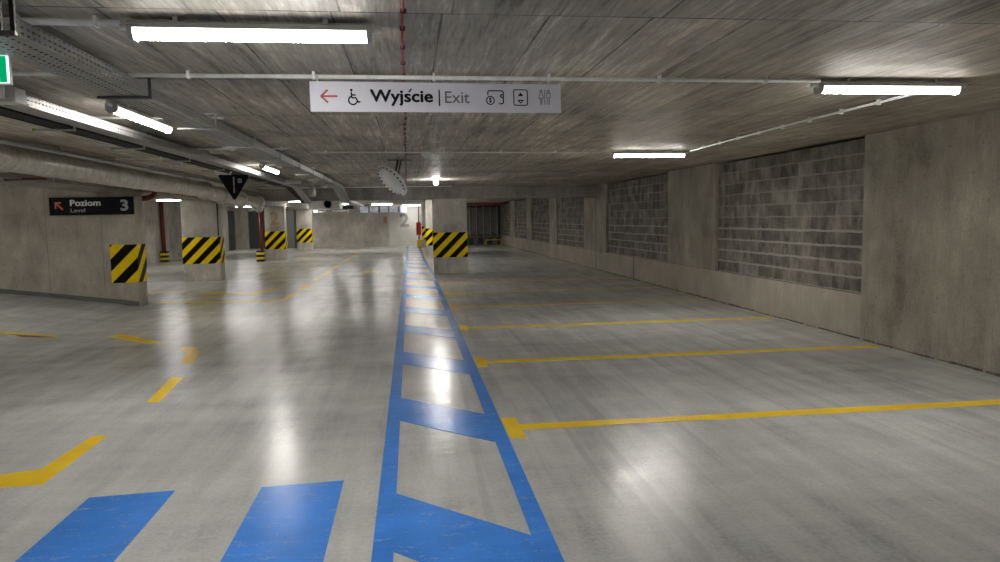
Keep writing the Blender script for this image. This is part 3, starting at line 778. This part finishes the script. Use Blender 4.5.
# ------------------------------------------------------------------ exit direction board under the conduit
SL = Vector((-.612, 4.80, 2.302)); SR = Vector((1.058, 4.975, 2.322)); SW = (SR-SL).length; SH = .192
o = empty('direction_board', SL, 'long white hanging board with red arrow reading Wyjście and Exit', 'sign')
dx = SR-SL
o.rotation_euler = (0, -math.asin(dx.z/SW), math.atan2(dx.y, dx.x))
MB().box(0, SW, 0, .012, 0, SH, .002).build('board', M['sign_white'], o)
for x in (.05, SW*.55, SW-.05): MB().box(x-.006, x+.006, .002, .01, SH-.002, SH+.035).build('hook', M['galv'], o)
def U(px):
    t = (px-309.6)/251.6; return t*4.67/(5.05-t*.38)*SW
def Vz(py, px=435): 
    t = (px-310)/251.; top = 80.2+5*t; return (111.6-py)/(111.6-top)*SH
yb = -.0005
ar = [[(U(320.8), Vz(95.8, 320)), (U(336.5), Vz(95.8, 336))], [(U(327), Vz(89.8, 327)), (U(320.8), Vz(95.8, 320)), (U(327), Vz(101.8, 327))]]
strokes(ar, .012, M['ink_red'], o, yb, 'arrow')
u0 = U(352.5); s = .0066; z0 = Vz(96.5, 353)
wc = [arc(u0, z0-.022, .027, 110, 355, 20), [(u0-.008, z0+.028), (u0-.006, z0-.006), (u0+.02, z0-.006), (u0+.034, z0-.034), (u0+.044, z0-.031)], [(u0-.006, z0+.012), (u0+.016, z0+.012)]]
strokes(wc, .0095, M['ink'], o, yb, 'wheelchair_pictogram', discs=[(u0-.008, z0+.043, .0085)])
lettering('Wyjscie', M['ink'], o, U(369.8), U(433), Vz(105.6, 400), Vz(89.4, 400), yb, .028)
strokes([[(U(409.2), Vz(91.6, 409)), (U(411.2), Vz(89.0, 410))]], .010, M['ink'], o, yb, 'letter_accent')
strokes([[(U(439.3), Vz(90, 439)), (U(439.3), Vz(105, 439))]], .009, M['ink'], o, yb, 'divider')
lettering('Exit', M['ink_grey'], o, U(445), U(469.5), Vz(102.8, 457), Vz(91.2, 457), yb, .006)
# wallet + coin
a, c = U(487.5), U(503.5); zt, zb = Vz(90.8, 495), Vz(103.2, 495)
strokes([[(a+.004, zt-.028), (a+.004, zt-.006), (a+.012, zt), (c-.008, zt), (c, zt-.008), (c, zb+.006), (c-.008, zb), (c-.03, zb)], [(c+.001, zt-.026), (c-.014, zt-.026), (c-.021, zt-.034), (c-.014, zt-.043), (c+.001, zt-.043)]], .0075, M['ink'], o, yb, 'wallet_pictogram')
cx, cz_ = U(490.5), Vz(100, 490)
strokes([arc(cx, cz_, .0265, 0, 360, 24)], .007, M['ink'], o, yb, 'coin_pictogram')
lettering('$', M['ink'], o, cx-.009, cx+.009, cz_-.018, cz_+.018, yb, .02)
a, c, zt, zb = U(514), U(527.6), Vz(90, 520), Vz(104.6, 520)
k = .01
strokes([[(a+k, zt), (c-k, zt), (c-.002, zt-.003), (c, zt-k), (c, zb+k), (c-.002, zb+.003), (c-k, zb), (a+k, zb), (a+.002, zb+.003), (a, zb+k), (a, zt-k), (a+.002, zt-.003), (a+k, zt)],
         [((a+c)/2-.018, zb+.033), ((a+c)/2+.018, zb+.033), ((a+c)/2, zb+.015), ((a+c)/2-.018, zb+.033)]], .0065, M['ink'], o, yb, 'lift_pictogram',
        fills=[[((a+c)/2-.021, zt-.042), ((a+c)/2+.021, zt-.042), ((a+c)/2, zt-.018)]])
xm = U(545); zt, zb = Vz(89.6, 545), Vz(103.8, 545)
fl = xm-.026; mr = xm+.026
strokes([[(xm, zt), (xm, zb)], arc(fl, zt-.012, .008, 0, 360, 12), arc(mr, zt-.012, .008, 0, 360, 12),
         [(fl-.006, zt-.024), (fl-.018, zt-.06), (fl-.006, zt-.062)], [(fl+.006, zt-.024), (fl+.018, zt-.06), (fl+.006, zt-.062)], [(fl-.005, zt-.06), (fl-.005, zb)], [(fl+.005, zt-.06), (fl+.005, zb)],
         [(mr-.006, zb), (mr-.006, zt-.055), (mr-.013, zt-.055), (mr-.013, zt-.026), (mr+.013, zt-.026), (mr+.013, zt-.055), (mr+.006, zt-.055), (mr+.006, zb)]], 0.0045, M['ink_grey'], o, yb, 'restroom_pictogram')

# black level board on the left wall
o = empty('level_board', (-6.82, 14.755, 1.80), 'black wall board reading Poziom Level 3 with a coral arrow', 'sign', rz=-.008)
W_, H_ = 1.53, .338
MB().box(0, W_, 0, .035, 0, H_, .003).build('board', M['sign_black'], o)
def PU(cx): return (cx-300)/534*W_
def PV(cy): return (532-cy)/112*H_
strokes([[(PU(340), PV(455)), (PU(382), PV(494))]], .035, M['ink_coral'], o, -.0005, 'arrow', fills=[])
strokes([[(PU(340), PV(488)), (PU(340), PV(454)), (PU(372), PV(454))]], .03, M['ink_coral'], o, -.0008, 'arrow')
lettering('Poziom', M['ink_white'], o, PU(432), PU(625), PV(476), PV(436), -.0005, .03)
lettering('Level', M['ink_silver'], o, PU(434), PU(525), PV(515), PV(490), -.0005, .0)
lettering('3', M['ink_silver'], o, PU(750), PU(800), PV(510), PV(437), -.0005, .035)

# green exit box, cut by the left edge
o = empty('exit_sign', (-1.985, 4.0, 2.315), 'green and white illuminated exit sign box cut off by the left picture edge', 'sign')
MB().box(-.42, 0, 0, .014, 0, .155, .003).build('case', M['conduit'], o)
MB().box(-.41, -.008, -.003, -.0005, .01, .145).build('panel', M['exit_white'], o)
MB().box(-.052, -.018, -.006, -.0035, .012, .143).box(-.40, -.375, -.006, -.0035, .012, .143).build('green_edge', M['green'], o)
strokes([[(-.30, .04), (-.25, .075), (-.235, .11)], [(-.25, .075), (-.21, .04)], [(-.28, .1), (-.235, .105), (-.2, .08)], [(-.16, .045), (-.045, .045)], [(-.09, .10), (-.055, .075)]], .012, M['green'], o, -.0035, 'running_figure_pictogram', discs=[(-.225, .13, .012)])
MB().box(-.1, .01, .005, .035, .155, .178, .003).build('mount', M['pvc'], o); MB().tube([(-.05, .02, .17), (-.05, .02, .246)], .007, 8).build('rod', M['galv'], o)

# triangular hanging sign
o = empty('triangular_sign', (-2.70, 11.7, 2.345), 'black inverted triangular sign hanging below the cable trays', 'sign', rz=.25)
tri = [(-.17, -.0), (-.16, .018), (.16, .018), (.175, -.002), (.012, -.275), (-.012, -.275)]
b = MB(); a = [b.bm.verts.new((x, -.006, z-.02)) for x, z in tri]; c = [b.bm.verts.new((x, .006, z-.02)) for x, z in tri]
b._f(a); b._f(c[::-1])
for k in range(6): b._f((a[k], c[k], c[(k+1) % 6], a[(k+1) % 6]))
b.build('plate', M['sign_black'], o)
strokes([[(.0, -.03), (.0, -.13)], [(.0, -.15), (.0, -.21)]], .014, M['ink_silver'], o, -.006, 'white_strip')
strokes([[(.05, -.05), (.085, -.05), (.085, -.09), (.05, -.09), (.05, -.05)], [(.05, -.07), (.085, -.07)]], .009, M['ink_silver'], o, -.006, 'pictogram')
o.scale = (1.3, 1, 1.3); MB().tube([(-.20, 0, .05), (-.19, 0, .015), (-.16, 0, .004), (-.04, 0, .004), (-.025, 0, .03), (-.025, 0, .04)], .008, 8).build('hook', M['conduit'], o)

# ------------------------------------------------------------------ round convex mirror
o = empty('convex_mirror', (-.265, 11.6, 2.225), 'round convex traffic mirror with marked white rim hanging tilted from the ceiling', 'mirror')
n = Vector((-.66, -.41, -.62)).normalized()
MB().lathe([(.0, .075), (.08, .070), (.15, .056), (.20, .036), (.238, .008)], (0, 0, 0), n, 40).build('mirror_face', M['mirror'], o)
MB().lathe([(.232, .01), (.236, .022), (.285, .02), (.305, .0), (.298, -.02), (.25, -.03), (.0, -.06)], (0, 0, 0), n, 40).build('rim', M['frame_white'], o)
e1 = n.orthogonal().normalized(); e2 = n.cross(e1)
for k in range(20):
    t = 2*PI*k/22; d = e1*math.cos(t)+e2*math.sin(t); q = n.cross(d)
    MB().obox(d*.263+n*.0185-q*.017, d*.263+n*.0185+q*.017, .036, .012, n).build('rim_mark', M['frame_mark'], o)
MB().tube([-n*.05, -n*.05+Vector((.02, .05, .1)), (.10, .10, CZ-2.225)], .014, 8).tube([-n*.05+Vector((.05, 0, 0)), (.15, .10, CZ-2.225)], .010, 8).build('bracket', M['dark_steel'], o)
MB().box(-.06, .3, .08, .12, CZ-2.225-.012, CZ-2.225).build('ceiling_plate', M['dark_steel'], o)

# ------------------------------------------------------------------ far services
o = empty('jet_fan', (-2.9, 25.5, 2.02), 'pale ceiling jet fan with dark round inlet beyond the cross beam', 'fan')
MB().box(-.55, .5, 0, 1.2, 0, .3, .03).build('casing', M['pvc'], o)
MB().lathe([(0, .0), (.11, .0), (.115, -.02), (.13, -.02)], (.1, 0, .17), (0, 1, 0), 20).build('inlet', M['dark'], o)
MB().box(-.4, -.38, .5, .53, .3, CZ-2.02).box(.35, .37, .5, .53, .3, CZ-2.02).build('bracket', M['galv'], o)
o = empty('sign_box', (-4.15, 33, 1.99), 'small lit white sign box hanging far beyond the beam on the left', 'sign')
MB().box(-.12, .42, 0, .06, 0, .24, .004).build('case', M['pvc'], o); MB().box(-.11, .08, -.004, -.001, .01, .23).build('lit_panel', M['exit_white'], o)
MB().box(.10, .35, -.004, -.001, .06, .18).build('print', M['ink_grey'], o); MB().tube([(.15, .03, .24), (.15, .03, CZ-1.99)], .01, 6).build('rod', M['galv'], o)
o = empty('ceiling_unit', (-3.3, 33.5, 2.0), 'grey box-shaped ventilation unit beside the small lit sign box', 'ventilation')
MB().box(-.25, .5, 0, .5, 0, .22, .01).build('case', M['housing'], o); MB().box(-.2, .45, -.01, 0, .03, .1).build('grille', M['conduit'], o); MB().box(.0, .02, .2, .22, .22, .56).build('rod', M['galv'], o)
# ribbed pale blue duct in front of the back wall
o = empty('ribbed_duct', (-3.1, 44.2, 2.08), 'pale blue ribbed duct across the top of the back wall', 'duct')
MB().box(0, 2.9, 0, .5, 0, .36).build('body', M['duct_blue'], o)
for k in range(15):
    MB().box(.05+.195*k, .05+.195*k+random.uniform(.03, .12), -.03, 0, 0, .36, .0).build('rib', M['duct_blue'] if k % 3 else M['dark_door'], o)
tag(MB().box(-3.0, -2.5, 33, 33.5, 2.14, 2.28, .02).box(-2.76, -2.74, 33.2, 33.22, 2.28, CZ).build('ceiling_unit', M['dark']), 'black box hanging under the ceiling at the end of the dropped tray', 'ventilation')

# red cabinet on post by the back wall
o = empty('hydrant_cabinet', (.5, 42.5, 0), 'narrow red fire cabinet on a post before the white back wall', 'fire cabinet')
MB().tube([(0, 0, .3), (0, 0, CZ)], .03, 8).build('post', M['dark_steel'], o)
MB().box(-.15, .13, -.1, .05, .72, 1.46, .01).build('cabinet', M['red'], o)
MB().box(-.13, .2, -.15, .15, .004, .45, .03).build('base_guard', M['yellow_steel'], o)
MB().lathe([(0, -.05), (.05, -.03), (.05, .03), (0, .05)], (0, -.12, .55), seg=12).build('valve', M['ink'], o)

# steel gate at the far right end
o = empty('steel_gate', (2.0, 44.6, 0), 'grey vertical-boarded steel gate at the far right end of the bays', 'gate')
MB().box(0, 3.6, .3, .35, 0, CZ).build('backing', M['dark_door'], o)
x = .05
for k in range(8):
    MB().box(x, x+.30, .12, .3, .62, 2.3, .02).build('board', M['fence'], o)
    MB().box(x+.31, x+.36, .06, .2, .55, 2.35).build('post', M['galv'], o); x += .43
MB().box(0, 3.6, .05, .3, .42, .55, .01).build('rail', M['fence'], o)
for k in range(6): MB().box(.1+.6*k, .35+.6*k, .1, .3, .03, .4, .01).build('kick_panel', M['fence'], o)
o = tag(MB().tube([(4.5, 43.2, 0), (4.5, 43.2, .27), (4.56, 43.2, .33), (5.36, 43.2, .33), (5.42, 43.2, .27), (5.42, 43.2, 0)], .035, 10).build('hoop_barrier', M['yellow_steel']), 'low yellow hoop barrier before the far steel gate', 'barrier')

# ------------------------------------------------------------------ world, camera, view
w = bpy.data.worlds.new('world'); bpy.context.scene.world = w; w.use_nodes = True
w.node_tree.nodes['Background'].inputs[0].default_value = (.5, .5, .5, 1); w.node_tree.nodes['Background'].inputs[1].default_value = .05
cam = bpy.data.cameras.new('camera'); co = bpy.data.objects.new('camera', cam); C.objects.link(co)
F_ = 720.; cam.sensor_width = 36; cam.sensor_fit = 'HORIZONTAL'; cam.lens = 36*F_/1000; cam.clip_start = .05; cam.clip_end = 200
d = Vector(((410-500)/F_, (281-220)/F_, -1)).normalized(); h = Vector((1, .0165, 0)); x = (h-d*h.dot(d)).normalized(); z = x.cross(d)
R = Matrix((x, d, z))            # rows: world axes in camera space -> maps camera vectors to world
co.matrix_world = Matrix.Translation((0, 0, 1.6)) @ R.to_4x4()
sc = bpy.context.scene; sc.camera = co
sc.view_settings.view_transform = 'Standard'; sc.view_settings.look = 'None'; sc.view_settings.gamma = 1
sc.view_settings.use_curve_mapping = False; sc.view_settings.exposure = 1.98
sc.cycles.max_bounces = 8; sc.cycles.diffuse_bounces = 6; sc.cycles.transparent_max_bounces = 12
sc.cycles.sample_clamp_indirect = 6
